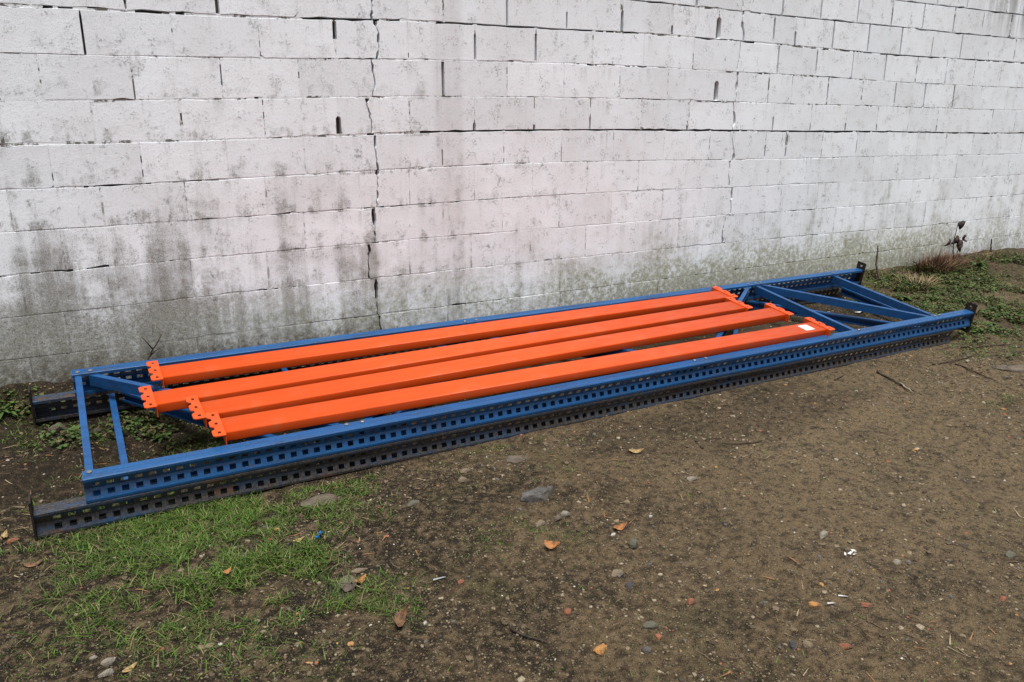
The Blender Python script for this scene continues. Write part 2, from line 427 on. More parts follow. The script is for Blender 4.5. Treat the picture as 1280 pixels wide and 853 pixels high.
JX={
 -6:[-456, -47, 394, 864, 1126, 1534, 2022, 2477, 2940, 3403, 3868, 4333, 4794, 5217, 5644, 6087, 6538, 6980, 7423, 7891, 8327],
 -5:[-260, 163, 614, 1058, 1516, 2003, 2464, 2936, 3409, 3878, 4313, 4788, 5217, 5611, 6070, 6515, 6937, 7344, 7813, 8236, 8667],
 -4:[-435, -27, 404, 836, 1279, 1474, 1755, 2208, 2680, 3157, 3618, 4049, 4537, 4995, 5444, 5880, 6308, 6738, 7192, 7605, 8025, 8468],
 -3:[-222, 203, 625, 1077, 1528, 2004, 2453, 2920, 3381, 3871, 4333, 4585, 4921, 5167, 5624, 6068, 6493, 6942, 7367, 7802, 8217, 8653],
 -2:[-430, -6, 420, 864, 1316, 1553, 1772, 2240, 2696, 3157, 3624, 4088, 4545, 4987, 5439, 5880, 6325, 6751, 7189, 7599, 8030, 8499],
 -1:[-217, 214, 663, 1108, 1559, 2010, 2467, 2931, 3384, 3857, 4318, 4574, 4932, 5175, 5616, 6065, 6497, 6930, 7363, 7808, 8235, 8669],
 0:[-414, 5, 442, 888, 1328, 1529, 1790, 2246, 2705, 3170, 3629, 4078, 4551, 4996, 5443, 5888, 6307, 6751, 7185, 7644, 8074, 8484],
 1:[-205, 222, 674, 1108, 1560, 2027, 2493, 2942, 3421, 3865, 4351, 4575, 4914, 5180, 5616, 6059, 6509, 6938, 7381, 7822, 8260],
 2:[-393, 15, 444, 898, 1336, 1596, 1796, 2258, 2714, 3176, 3626, 4097, 4555, 4993, 5443, 5893, 6330, 6771, 7213, 7655, 8095],
 3:[-197, 231, 688, 1126, 1582, 1802, 2038, 2494, 2958, 3422, 3879, 4333, 4586, 4920, 5165, 5613, 6061, 6504, 6952, 7390, 7841, 8274],
 4:[4099, 4562, 4997, 5438, 5889, 6337, 6772, 7222, 7674, 8139],
 5:[6944, 7389, 8021],
}

CR1 = {8: 1.58, 7: 1.58, 6: 1.58, 5: 1.585, 4: 1.585, 3: 1.582, 2: 1.596, 1: 1.560, 0: 1.529, -1: 1.559, -2: 1.553, -3: 1.528, -4: 1.474, -5: 1.516, -6: 1.534}
CR2 = {8: 4.58, 7: 4.58, 6: 4.57, 5: 4.57, 4: 4.562, 3: 4.586, 2: 4.555, 1: 4.575, 0: 4.551, -1: 4.574, -2: 4.545, -3: 4.585, -4: 4.537}
def bedz(c, x):
    return ZS+.225*c+float(np.interp(x, XK, ZD[c]))/1000.0
def joints(c):
    base = [x/1000.0 for x in JX[c]] if c in JX else None
    if base is None or c >= 4:
        ref = [x/1000.0 for x in JX[2 if c % 2 == 0 else 1]]
        if base: base = [x for x in ref if x < base[0]-.2]+base
        else: base = [x for x in ref if abs(x-1.596) > .02 and abs(x-4.575) > .02]
    while base[0] > -2.2: base.insert(0, base[0]-.45)
    while base[-1] < 11.6: base.append(base[-1]+.45)
    for cr in (CR1, CR2):
        if c in cr and min(abs(cr[c]-b) for b in base) > .03:
            base.append(cr[c])
    return sorted(base)
def is_crack(c, x):
    return any(c in cr and abs(cr[c]-x) < .03 for cr in (CR1, CR2))
# open (unfilled) upright joints seen in the photograph: (course, x) -> (from, to, half width)
OPEN = {(3, .688): (0, 1, .011), (3, .231): (.2, 1, .007), (3, 2.494): (0, 1, .008), (3, 2.958): (0, .5, .007), (3, 3.422): (0, .65, .012),
        (3, 3.879): (0, .3, .012), (3, 4.333): (.04, .72, .024), (3, 4.92): (.2, .9, .010), (3, 5.165): (0, .5, .011), (3, 5.613): (0, 1, .009),
        (3, 6.061): (0, 1, .009), (3, 6.504): (0, 1, .009), (3, 6.952): (0, .5, .006), (2, 2.258): (0, .75, .009), (2, 2.714): (0, .85, .010),
        (2, 1.336): (.5, 1, .013), (2, .015): (0, .9, .006), (2, 5.443): (.2, .9, .008), (2, 5.893): (0, 1, .006), (2, 6.330): (0, 1, .007), (1, 2.027): (0, 1, .010),
        (1, 4.351): (.04, .66, .024), (1, .674): (.3, .8, .004), (0, 1.328): (0, .48, .017), (0, 2.246): (0, .22, .012), (0, 2.705): (0, .2, .010), (0, 3.170): (0, .4, .008),
        (0, 4.078): (0, .2, .011), (0, 4.996): (0, .5, .009), (0, 5.443): (0, .25, .007), (0, 5.888): (0, .3, .010), (0, 6.307): (0, .25, .009), (0, 7.185): (0, .28, .010),
        (4, 4.099): (0, .6, .012), (4, 4.997): (0, 1, .010), (4, 5.438): (0, 1, .008), (4, 5.889): (0, 1, .008), (4, 6.772): (0, 1, .007), (4, 7.674): (.3, .8, .006),
        (-1, 4.932): (.1, .5, .009), (-1, 5.175): (.1, .4, .009), (-2, 7.599): (0, .6, .005), (-4, 7.192): (.2, 1, .006)}
def open_of(c, x):
    for (cc, xx), v in OPEN.items():
        if cc == c and abs(xx-x) < .02: return v
    return None
def hsh(*a):
    v = math.sin(sum(q*k for q, k in zip(a, (12.9898, 78.233, 37.719))))*43758.5453
    return v-math.floor(v)
def bed_limit(c, x):                         # how much of the bed joint is unfilled here
    if c == 0: lim = .66 if x > 1.85 else .18
    elif c == 3: lim = .95 if 1.15 < x < 1.6 else (.52 if x > 1.7 else .46)
    elif c == 2: lim = .98 if 1.33 < x < 1.57 else .33
    elif c in (4, 5): lim = .62
    elif c == 1: lim = .30
    elif c > 5: lim = .5
    else: lim = .27
    return lim
def bed_open(c, x):
    r = .6*(float(vnoise(x*2.3+c*17, c*3.3, 21))+.5)+.4*(float(vnoise(x*13+c*5, c*1.7, 22))+.5)
    return r+.25*float(vnoise(x*40, c*9, 23)) < bed_limit(c, x)
def jag(x, z, amp):
    return amp*(float(vnoise(z*8, x*7, 31))*2.0+float(vnoise(z*45, x*7, 32))*.55+float(vnoise(z*130, x*7, 33))*.35)

wall = empty("block_wall", "white painted concrete block wall, cracked and grimy, behind the steel frames", "wall", mw=Matrix.Translation((4, 0, .2)))
winv = Vector((4, 0, .2))
core = MB().box((-2.6, .042, -.35), (11.9, .21, 3.55)).build("mortar_core", M['core'])
core.parent = wall; core.matrix_parent_inverse = Matrix.Translation(-winv)

def block_mesh(poly, y0, tiltx, tiltz, ch=.0012):
    n = len(poly); cxx = sum(p[0] for p in poly)/n; czz = sum(p[1] for p in poly)/n
    ins = []
    for k in range(n):
        a, b, d = poly[k-1], poly[k], poly[(k+1) % n]
        e1 = Vector((b[0]-a[0], b[1]-a[1])).normalized(); e2 = Vector((d[0]-b[0], d[1]-b[1])).normalized()
        n1 = Vector((-e1.y, e1.x)); n2 = Vector((-e2.y, e2.x))
        m = n1+n2
        m = m/max(.5, m.dot(n1)) if m.length > 1e-6 else n1
        ins.append((b[0]+m.x*ch, b[1]+m.y*ch))
    fy = lambda q: y0+tiltx*(q[0]-cxx)+tiltz*(q[1]-czz)
    v = [(q[0], fy(q), q[1]) for q in ins]+[(q[0], fy(q)+ch*.9, q[1]) for q in poly]+[(q[0], .046, q[1]) for q in poly]
    f = [tuple(range(n))]
    for k in range(n):
        j = (k+1) % n
        f.append((n+k, n+j, j, k)); f.append((2*n+k, 2*n+j, n+j, n+k))
    return v, f, (cxx, czz)

# which blocks the photograph shows (the rest only carry the wall on past its edges)
CP = Vector(cam.location); CM = cam.rotation_euler.to_matrix()
def in_view(x, z):
    q = CM.transposed() @ (Vector((x, 0, z))-CP)
    if q.z > -.1: return False
    f = 27.931/36
    return abs(q.x/-q.z*f) < .535 and abs(q.y/-q.z*f) < .37 and z > .10
def bh(c): return .0075 if c in (0, 3) else (.0055 if c in (4, 5) else .0032)
fill = MB(); outer = MB()
def strip(x0, z0, x1, z1, x2, z2, x3, z3, y):
    i = len(fill.v); fill.v += [(x0, y, z0), (x1, y, z1), (x2, y, z2), (x3, y, z3)]; fill.f.append((i, i+1, i+2, i+3))
for c in range(-6, 9):
    js = joints(c)
    def half(c, x):
        o = open_of(c, x)
        if is_crack(c, x): return .0055
        if o: return o[2]
        return .0022+.003*hsh(c, x, 1)+(.0045 if x > 4.7 and c >= 1 and hsh(c, x, 4) < .6 else 0)
    for a, b in zip(js, js[1:]):
        ha, hb = half(c, a), half(c, b)
        def side(x, h, s):                   # list of (x, z) up the joint, s=+1: block lies right of the joint
            zb, zt = bedz(c, x)+bh(c)*.6*(.5+hsh(c, x, 5)), bedz(c+1, x)-bh(c+1)*(.5+.5*hsh(c+1, x, 6)) if c < 8 else bedz(c, x)+.215
            o = open_of(c, x)
            pts = []
            if is_crack(c, x):
                for k in range(14):
                    z = zb+(zt-zb)*k/13
                    pts.append((x+jag(x, z, .017)+s*(.0034+h*2.0*hsh(k//3, c, x)**3+(.012*math.sin((k-6)/7*math.pi) if c == -3 and x < 2 and 6 < k < 13 else 0)), z))
            elif o and o[1]-o[0] < .95:
                hh = .0032
                for f_, w in ((0, h if o[0] == 0 else hh), (max(o[0], .02), h), (o[1]-.04, h*.9), (min(o[1]+.03, .98), hh), (1, h if o[1] >= 1 else hh)):
                    pts.append((x+s*w, zb+(zt-zb)*min(max(f_, 0), 1)))
                pts = [p for i, p in enumerate(pts) if i == 0 or p[1] > pts[i-1][1]+.002]
            else:
                pts = [(x+s*h, zb), (x+s*h*(.8+.4*hsh(c, x, 8)), zt)]
            return pts
        lp, rp = side(a, ha, 1), side(b, hb, -1)
        poly = list(rp)+list(reversed(lp))   # counter-clockwise seen from the camera side
        # chipped corners
        for k in (0, 1):
            if len((rp, lp)[k]) == 2 and hsh(c, a, 11+k) < .12 and c >= -1 and not is_crack(c, (b, a)[k]):
                q = rp[0] if k == 0 else lp[0]
                s = -1 if k == 0 else 1
                d = .010+.018*hsh(c, a, 13)
                idx = poly.index(q)
                new = [(q[0]+s*d, q[1]), (q[0], q[1]+d*.8)]
                if k == 1: new.reverse()
                poly[idx:idx+1] = new
        # uneven arrises along both bed joints
        def worn(p0, p1, up, ne=7):
            out = []
            for k in range(1, ne):
                t = k/ne+(hsh(k, a, c+up)-.5)*.08
                x = p0[0]+(p1[0]-p0[0])*t; z = p0[1]+(p1[1]-p0[1])*t
                bite = .0085*hsh(k, b, c+3*up)**7
                out.append((x, z+(-1 if up else 1)*(.0030*(hsh(k, a, c+9*up)-.35)+bite)))
            return out
        ia = poly.index(rp[-1]); ib = poly.index(lp[-1])
        poly[ia+1:ib] = worn(rp[-1], lp[-1], 1)
        poly = poly+worn(poly[-1], poly[0], 0)
        v, f, (mx, mzc) = block_mesh(poly, (hsh(c, a, 20)-.5)*.0022, (hsh(c, a, 21)-.5)*.003, (hsh(c, a, 22)-.5)*.005)
        corners = [(a, bedz(c, a)), (b, bedz(c, b)), (a, bedz(c, a)+.2), (b, bedz(c, b)+.2), (mx, mzc)]
        if any(in_view(*q) for q in corners):
            o = mesh_obj("concrete_block", [(q[0]-mx, q[1], q[2]-mzc) for q in v], f, M['paint'])
            o.parent = wall
            o.location = Vector((mx, 0, mzc))-winv
        else:
            i = len(outer.v); outer.v += v; outer.f += [tuple(i+q for q in g) for g in f]
    # mortar in the upright joints
    for x in js:
        if is_crack(c, x): continue
        o = open_of(c, x); zb, zt = bedz(c, x), (bedz(c+1, x) if c < 8 else bedz(c, x)+.22)
        w = half(c, x)+.006
        y = .0006+.0016*hsh(c, x, 30)
        for k in range(6):
            f0, f1 = k/6, (k+1)/6
            m = (f0+f1)/2
            if o and o[0]-.05 < m < o[1]+.05: continue
            if not o and x > 4.7 and c >= 1 and hsh(c, x, 4) < .6 and hsh(c, x+k, 33) < .75: continue
            if not o and c >= -1 and hsh(c, x+k*.37, 34) < .13: continue
            strip(x-w, zb+(zt-zb)*f0, x+w, zb+(zt-zb)*f0, x+w, zb+(zt-zb)*f1, x-w, zb+(zt-zb)*f1, y)
    # mortar in the bed joint below this course
    for x in np.arange(-2.5, 11.8, .022):
        if any(c in cr and abs(cr[c]-x-.011) < .02 for cr in (CR1, CR2)): continue
        z0, z1 = bedz(c, x), bedz(c, x+.022)
        r = .6*(float(vnoise(x*2.3+c*17, c*3.3, 21))+.5)+.4*(float(vnoise(x*13+c*5, c*1.7, 22))+.5)
        if bed_open(c, x): continue
        edge = .25*float(vnoise(x*40, c*9, 23))
        cut = .0075*max(0.0, 1-(r+edge-bed_limit(c, x))/.10)   # ragged lip beside an open stretch
        y = .0006+.0018*(float(vnoise(x*3, c*5, 40))+.5)
        strip(x, z0-.010, x+.0221, z1-.010, x+.0221, z1+.010-cut, x, z0+.010-cut, y)
o = fill.build("mortar_joint", M['mortar']); o.parent = wall; o.matrix_parent_inverse = Matrix.Translation(-winv)
o = outer.build("concrete_block", M['paint']); o.parent = wall; o.matrix_parent_inverse = Matrix.Translation(-winv); o["kind"] = "stuff"

# ------------------------------------------------------------------ the two upright frames lying one on the other
FO = Vector((0, -1.3684, -1.3165+ZS))
EX = Vector((0.9999746, -0.0059, -0.004)); ED = Vector((0.00644034, 0.98831291, 0.15230274)); EN = Vector((0.00305467, -0.15232463, 0.98832579))
def frame_matrix(o, ex, ed, en):
    return Matrix(((ex.x, ed.x, en.x, o.x), (ex.y, ed.y, en.y, o.y), (ex.z, ed.z, en.z, o.z), (0, 0, 0, 1)))
FW, FH, X0, X1, PITCH = 1.10, .118, -.277, 5.841, .055
PROF = [(.066, -.016), (.066, -.001), (.064, 0), (.034, 0), (.032, -.0025), (.030, 0), (.003, 0), (0, -.003), (0, -.013), (.0052, -.0250), (.0150, -.0475), (.020, -.059),
        (.0150, -.0705), (.0052, -.0930), (0, -.105), (0, -.115), (.003, -.118), (.064, -.118), (.066, -.117), (.066, -.102)]
HOLE = {9, 12}                               # profile strips that carry the slots
def upright_mesh(far):
    cols = [X0]; hole = []
    k = 0
    while X0+.03+(k+1)*PITCH < X1-.01:
        a = X0+.03+k*PITCH
        cols += [a, a+.028]; k += 1
    cols.append(X1)
    v = []; f = []
    m = len(PROF)
    for x in cols:
        for t, nz in PROF:
            v.append((x, FW-t if far else t, nz))
    for i in range(len(cols)-1):
        slot = i % 2 == 1 and i < len(cols)-2
        for j in range(m-1):
            if slot and j in HOLE: continue
            q = (i*m+j, (i+1)*m+j, (i+1)*m+j+1, i*m+j+1)
            f.append(q if not far else tuple(reversed(q)))
    me = bpy.data.meshes.new("upright")
    me.from_pydata(v, [], f); me.update()
    return me
UP_NEAR, UP_FAR = upright_mesh(False), upright_mesh(True)
def channel(xa, ta, xb, tb, top, h=.058, w=.028, s=1):
    d = Vector((xb-xa, tb-ta, 0)).normalized(); p = Vector((d.y, -d.x, 0))*s
    if p.x < 0: p = -p
    prof = [(w, -.012), (w, 0), (0, 0), (0, -h), (w, -h), (w, -h+.012)]
    v = []
    for e in ((xa, ta), (xb, tb)):
        for a, z in prof:
            v.append((e[0]+p.x*(a-w/2), e[1]+p.y*(a-w/2), top+z))
    m = len(prof)
    me = bpy.data.meshes.new("brace")
    me.from_pydata(v, [], [(j, j+1, m+j+1, m+j) for j in range(m-1)]); me.update()
    return me
BR = [(X0+.028, .055, X0+.028, FW-.055), (4.57, .055, 4.57, FW-.055), (5.48, .055, 5.48, FW-.055),
      (5.425, .055, 4.625, FW-.055), (-.19, FW-.055, .86, .055), (.94, .055, 1.98, FW-.055), (2.06, FW-.055, 3.06, .055), (3.15, .055, 4.49, FW-.055)]
BRM = [channel(*b, -.010-.003*(i % 3)) for i, b in enumerate(BR)]
def hexbolt():
    v = []; f = []
    for r, z in ((.0115, 0), (.0115, .006), (.009, .0075)):
        for k in range(6):
            v.append((r*math.cos(k*math.pi/3), r*math.sin(k*math.pi/3), z))
    for l in range(2):
        for k in range(6):
            f.append((l*6+k, l*6+(k+1) % 6, (l+1)*6+(k+1) % 6, (l+1)*6+k))
    f.append(tuple(range(12, 18)))
    me = bpy.data.meshes.new("bolt"); me.from_pydata(v, [], f); me.update()
    return me
BOLT = hexbolt()
def plate_mesh(t0):                          # base plate, square to the upright, with two slots
    ts = [t0, t0+.03, t0+.055, t0+.085]; ns = [-.172, -.150, -.128, .022, .040, .062]
    v = [(0, t, z) for t in ts for z in ns]; f = []
    for i in range(3):
        for j in range(5):
            if i == 1 and j in (1, 3): continue
            f.append((i*6+j, (i+1)*6+j, (i+1)*6+j+1, i*6+j+1))
    me = bpy.data.meshes.new("foot_plate"); me.from_pydata(v, [], f); me.update()
    return me
PL = [plate_mesh(-.008), plate_mesh(FW-.077)]
def upright_frame(mw, label, dirty):
    root = empty("upright_frame", label, "rack frame", "pallet rack upright frames lying by the wall", mw)
    mu, mbc = (M['blue_dirty'], M['blue_brace']) if dirty else (M['blue'], M['blue_brace'])
    ups = []
    for me in (UP_NEAR, UP_FAR):
        u = solid(data_obj("upright", me, mu, root), .003); ups.append(u)
    for me in BRM:
        solid(data_obj("brace", me, mbc, root), .0028)
    for i, b in enumerate(BR):
        for (x, t) in ((b[0], b[1]), (b[2], b[3])):
            far = t > FW/2
            bo = data_obj("bolt", BOLT, M['zinc'] if not dirty else M['rust'], ups[1 if far else 0])
            bo.location = (x, FW-.047 if far else .047, .0012)
            bo.rotation_euler.z = hsh(i, x, 3)*3
    for k, me in enumerate(PL):
        p = solid(data_obj("foot_plate", me, M['rust'], ups[k]), .008)
        p.location.x = X1+.0065
    return root
lower = upright_frame(frame_matrix(FO+EX*5.372+ED*FW-EN*.1212, -EX, -ED, EN), "grimy lower blue rack frame on the ground, foot plates at its left end", True)
upper = upright_frame(frame_matrix(FO, EX, ED, EN), "cleaner upper blue rack frame carrying the orange beams, foot plates at its right end", False)

# ------------------------------------------------------------------ four orange beams
BW, BT = .142, .050
def bevel_box(l, w, h, r=.006):
    prof = []
    for cx_, cz_, a0 in ((w-r, r, -90), (w-r, h-r, 0), (r, h-r, 90), (r, r, 180)):
        for k in range(4):
            a = R(a0+k*30); prof.append((cx_+r*math.cos(a), cz_+r*math.sin(a)))
    m = len(prof)
    v = [(0, p[0], p[1]) for p in prof]+[(l, p[0], p[1]) for p in prof]
    f = [(j, m+j, m+(j+1) % m, (j+1) % m) for j in range(m)]
    f += [tuple(range(m)), tuple(reversed(range(m, 2*m)))]
    return v, f
def connector_mesh():
    # hook plate lies in the plane of the wide face and reaches past the beam end; the welded plate closes the end
    L0, L1 = -.030, .204
    tabs = [(L0, L0+.062), (L0+.086, L0+.148), (L0+.172, L1)]
    ts = []
    for a, b in tabs:
        c = (a+b)/2
        ts += [a, a+.010, c-.009, c+.009, b-.010, b]
    xs_ = [.006, -.013, -.026, -.034, -.050]
    v = []; f = []
    for i, t in enumerate(ts):
        for j, x in enumerate(xs_):
            xx = x
            if j == 4 and i % 6 in (0, 5): xx = -.040
            v.append((xx, t, BT+.003))
    nj = len(xs_)
    for i in range(len(ts)-1):
        for j in range(nj-1):
            gap = i % 6 == 5
            if gap and j >= 3: continue
            if not gap and i % 6 == 2 and j == 1: continue
            f.append((i*nj+j, i*nj+j+1, (i+1)*nj+j+1, (i+1)*nj+j))
    # welded plate
    k = len(v)
    v += [(.004, L0, BT+.003), (.004, L1, BT+.003), (.004, L1, -.004), (.004, L0, -.004)]
    f.append((k, k+1, k+2, k+3))
    me = bpy.data.meshes.new("end_connector"); me.from_pydata(v, [], f); me.update()
    return me
CONN = connector_mesh()
def beam(xl, tl, xr, tr, nz, label):
    """near edge of the body runs from (xl, tl) to (xr, tr) in the frame's plane"""
    d = EX*(xr-xl)+ED*(tr-tl); L = d.length; ex = d.normalized()
    ed = EN.cross(ex).normalized()
    root = empty("rack_beam", label, "rack beam", "orange rack beams on the blue frame", frame_matrix(FO+EX*xl+ED*tl+EN*nz, ex, ed, EN))
    v, f = bevel_box(L, BW, BT)
    b = mesh_obj("beam_body", v, f, M['orange'], root, True)
    b.data.polygons[-1].use_smooth = False; b.data.polygons[-2].use_smooth = False
    for s, x in ((1, -.003), (-1, L+.003)):
        c = solid(data_obj("end_connector", CONN, M['orange'], root), .005)
        c.location.x = x; c.scale.x = s
    return root, L
beam(.126, .772, 4.045, .790, -.008, "orange beam lying nearest the white wall, first of the four")
beam(.063, .486, 3.985, .575, -.008, "second orange beam from the wall, its left end sticking out farthest")
beam(.253, .300, 4.190, .378, -.008, "third orange beam from the wall, between the long left one and the stickered one")
b4, L4 = beam(.308, .108, 4.255, .068, -.008, "orange beam nearest the camera, with a white sticker near its right end")
st = MB().box((L4-.165, .030, BT+.0002), (L4-.085, .112, BT+.0010)).build("sticker", M['sticker'], b4)
st["label"] = "blank white paper sticker"

# ------------------------------------------------------------------ loose stones one can pick out
def ico(sub):
    import bmesh
    bm = bmesh.new(); bmesh.ops.create_icosphere(bm, subdivisions=sub, radius=1)
    v = np.array([q.co[:] for q in bm.verts]); f = [tuple(q.index for q in g.verts) for g in bm.faces]; bm.free()
    return v, f
ICO3 = ico(4); ICO1 = ico(1)
def stone(x, y, L, asp, hgt, mat, label, rot=None, rough=.22, name="stone", sink=.46, flat=0.0, group="loose stones on the soil"):
    v = ICO3[0].copy()
    s = int(abs(x*1000)+abs(y*777)) % 9999
    d = 1+rough*(vnoise(v[:, 0]*1.6+s, v[:, 1]*1.6+v[:, 2]*2.1, s)*1.5+vnoise(v[:, 0]*3.7+v[:, 2]*3, v[:, 1]*3.7, s+1)*.8+vnoise(v[:, 0]*9+v[:, 2]*7, v[:, 1]*9, s+2)*.3)
    v = v*d[:, None]
    for k in range(5):                       # a few broken faces
        a = Vector((math.sin(s+k*2.1), math.cos(s*1.3+k*1.7), math.sin(s*.7+k*3.3)*.6)).normalized()
        h = v @ np.array(a); cut = .72
        v -= np.clip(h-cut, 0, None)[:, None]*np.array(a)*.85
    if flat: v[:, 2] = np.minimum(v[:, 2], flat+.12*(v[:, 2]-flat))
    v *= np.array([L/2, L*asp/2, hgt/2])
    r = rot if rot is not None else (s % 628)/100
    c_, s_ = math.cos(r), math.sin(r)
    v = v @ np.array([[c_, s_, 0], [-s_, c_, 0], [0, 0, 1]])
    o = mesh_obj(name, v.tolist(), ICO3[1], mat, smooth=True)
    o.location = (x, y, float(ground_z(x, y))+hgt/2-hgt*sink)
    return tag(o, label, "stone", group)
SG = stone_mat("grey_rock", (.060, .056, .052), (.17, .165, .155), 30)
SB = stone_mat("brown_stone", (.10, .078, .058), (.20, .165, .125), 35)
STN = stone_mat("tan_stone", (.15, .112, .072), (.27, .215, .145), 40)
SP = stone_mat("pale_stone", (.20, .175, .135), (.34, .31, .255), 40)
SW = stone_mat("white_stone", (.42, .40, .36), (.62, .60, .56), 60)
SD = stone_mat("dark_slate", (.035, .036, .042), (.09, .09, .10), 40)
SR = stone_mat("brick_chip", (.22, .075, .04), (.34, .15, .09), 60)
SO = stone_mat("orange_chip", (.40, .18, .05), (.56, .30, .11), 60)
SGR = stone_mat("greenish_stone", (.085, .085, .060), (.16, .155, .115), 40)
for a in [
    (1.55, -1.99, .19, .62, .085, SG, "large rough grey rock half sunk in the soil below the frames", .3, .34, "rock"),
    (.64, -1.57, .18, .60, .040, SB, "flat brown slab of stone at the grass edge, white specks on it", .1, .12, "flat_stone", .3, .25),
    (1.65, -1.60, .125, .8, .018, SB, "flat round stone sunk level with the soil near the rail", 0, .10, "flat_stone", .4, .3),
    (1.35, -1.62, .060, .75, .026, STN, "upper of two pale oval pebbles close under the lower rail", .2, .12, "pebble"),
    (1.29, -1.71, .052, .9, .028, STN, "lower of two pale oval pebbles, nearer the camera than its twin", 1.0, .12, "pebble"),
    (1.57, -2.18, .045, .9, .036, SP, "round light grey pebble beside the large rock", 0, .10, "pebble"),
    (1.52, -2.20, .050, .7, .030, SB, "brown pebble touching the round light grey one", .4, .14, "pebble"),
    (1.42, -2.21, .070, .6, .026, STN, "tan wedge shaped stone left of the two touching pebbles", .8, .25),
    (1.67, -2.54, .062, .72, .052, SGR, "upright brown rounded stone at the end of a shallow furrow", 1.2, .18),
    (1.50, -2.66, .062, .75, .022, STN, "flat tan stone in the bare middle of the foreground", .2, .18, "flat_stone", .4, .3),
    (1.50, -2.74, .046, .7, .028, SD, "dark stone just in front of the flat tan stone", .5, .25),
    (1.41, -2.98, .068, .55, .034, SGR, "dark greenish flat stone in the lower middle of the picture", -.2, .2),
    (1.31, -3.08, .036, .85, .026, SG, "small grey stone near the bottom edge, right of the orange chip", .2, .2),
    (1.20, -2.77, .042, .8, .028, SR, "pinkish red brick chip in the lower middle of the picture", .9, .28, "brick_chip"),
    (1.18, -3.00, .060, .7, .030, SO, "bright orange chip of tile near the bottom edge", .3, .25, "brick_chip"),
    (1.63, -2.94, .044, .7, .022, SR, "dull red brick chip lying right of the dark greenish stone", .4, .28, "brick_chip"),
    (1.75, -3.31, .044, .7, .028, SD, "blackish slate piece beside a tan stone at the bottom", .6, .25),
    (1.79, -3.34, .042, .75, .026, STN, "tan stone beside the blackish slate piece at the bottom", 1.4, .2),
    (2.00, -3.19, .054, .65, .020, SO, "flat orange chip left of the white flakes, lower right", -.5, .25, "brick_chip"),
    (2.17, -3.28, .048, .55, .020, SR, "narrow dark red brick chip right of the flat orange chip", -.9, .25, "brick_chip"),
    (1.89, -3.41, .046, .6, .022, SR, "salmon coloured chip at the bottom, right of the tan stone", -.6, .25, "brick_chip"),
    (2.44, -2.86, .058, .7, .030, SP, "pale grey stone above the torn white scraps", .2, .2),
    (2.51, -3.16, .036, .9, .024, SP, "pale pebble right of the torn white scraps", .2, .15, "pebble"),
    (1.66, -2.42, .030, .7, .018, SW, "small white pebble beside an orange leaf", .3, .15, "pebble"),
    (2.63, -3.51, .040, .6, .018, SR, "red brick chip close to the right edge of the picture", .3, .25, "brick_chip"),
    (2.94, -3.36, .066, .6, .024, SGR, "flat greenish grey stone close to the right edge", .3, .2, "flat_stone", .35, .3),
    (-.27, -2.32, .042, .8, .026, SP, "cream stone at the bottom left, the middle one of three", .3, .2),
    (-.31, -2.27, .026, .8, .018, SP, "smallest cream pebble of the three at the bottom left", .3, .2, "pebble"),
    (-.28, -2.37, .048, .6, .026, SP, "cream stone cut by the bottom edge at the left", .1, .2),
    (.72, -2.58, .026, .55, .018, SW, "little white pebble right of the curled brown leaf", .9, .2, "pebble"),
    (.93, -2.44, .028, .9, .022, SR, "pinkish round pebble below the strip of grey metal", .2, .12, "pebble"),
    (.62, -2.18, .072, .42, .018, STN, "long flat tan stone right of the grass clump", -.1, .2, "flat_stone", .35, .3),
    (.99, -1.82, .072, .6, .026, SGR, "mossy tan stone in the bare soil above the blue scrap", .2, .2),
    (-.40, -1.32, .052, .7, .034, SD, "black lump just below the left foot plate", .2, .3),
    (-.44, -1.30, .025, .8, .020, SW, "white pebble touching the black lump by the foot plate", .2, .15, "pebble"),
    (2.30, -2.19, .058, .6, .022, SP, "pale oval stone in the sandy soil right of centre", -.2, .15, "flat_stone"),
    (-.56, -1.30, .050, .6, .024, SR, "orange red chip at the left edge below the frame", .2, .25, "brick_chip"),
    (.55, -2.24, .115, .6, .020, SB, "flat grey brown slab beside the small grass tufts", 1.1, .15, "flat_stone", .35, .2),
    (-.37, -.36, .085, .8, .070, SB, "brown lump of rubble under the wall-side rail at the left", .2, .35, "rock"),
    (-.20, -.45, .062, .6, .034, SB, "flat brown stone seen between the two left end braces", .5, .25, "flat_stone"),
]:
    stone(*a)
# broken concrete kerb slab at the right edge
v = MB().box((-.26, -.10, -.04), (.26, .10, .035))
sl = stone(5.43, -2.02, .40, .38, .11, SB, "broken slab of concrete cut by the right edge of the picture", -.62, .16, "concrete_slab", .45, .35, None)
sl["category"] = "slab"

# ------------------------------------------------------------------ fallen leaves, scraps, twigs
def leaf_geo(L, W, curl, seed, nseg=6):
    v = []; f = []
    for i in range(nseg+1):
        t = i/nseg
        w = W/2*math.sin(math.pi*min(.97, .06+.94*t)**.8)*(1+.25*(hsh(i, seed, 2)-.5))
        x = (t-.5)*L
        zc = curl*L*(2*(t-.5))**2*.6
        for s in (-1, 0, 1):
            v.append((x, s*w, zc+abs(s)*curl*W*.5+.004*(hsh(i, s, seed)-.5)))
    for i in range(nseg):
        for j in (0, 1):
            a = i*3+j; f.append((a, a+3, a+4, a+1))
    return v, f
def leaf(x, y, L, W, mat, label, rot, curl=.25, tilt=.1, lift=.004):
    v, f = leaf_geo(L, W, curl, x*10+y)
    o = solid(mesh_obj("fallen_leaf", v, f, mat, smooth=True), .0008)
    o.location = (x, y, float(ground_z(x, y))+lift); o.rotation_euler = (tilt, -tilt*.6, rot)
    return tag(o, label, "leaf", "fallen leaves")
leaf(1.72, -2.39, .075, .038, M['leaf_orange'], "bright orange wet leaf above the upright brown stone", .1)
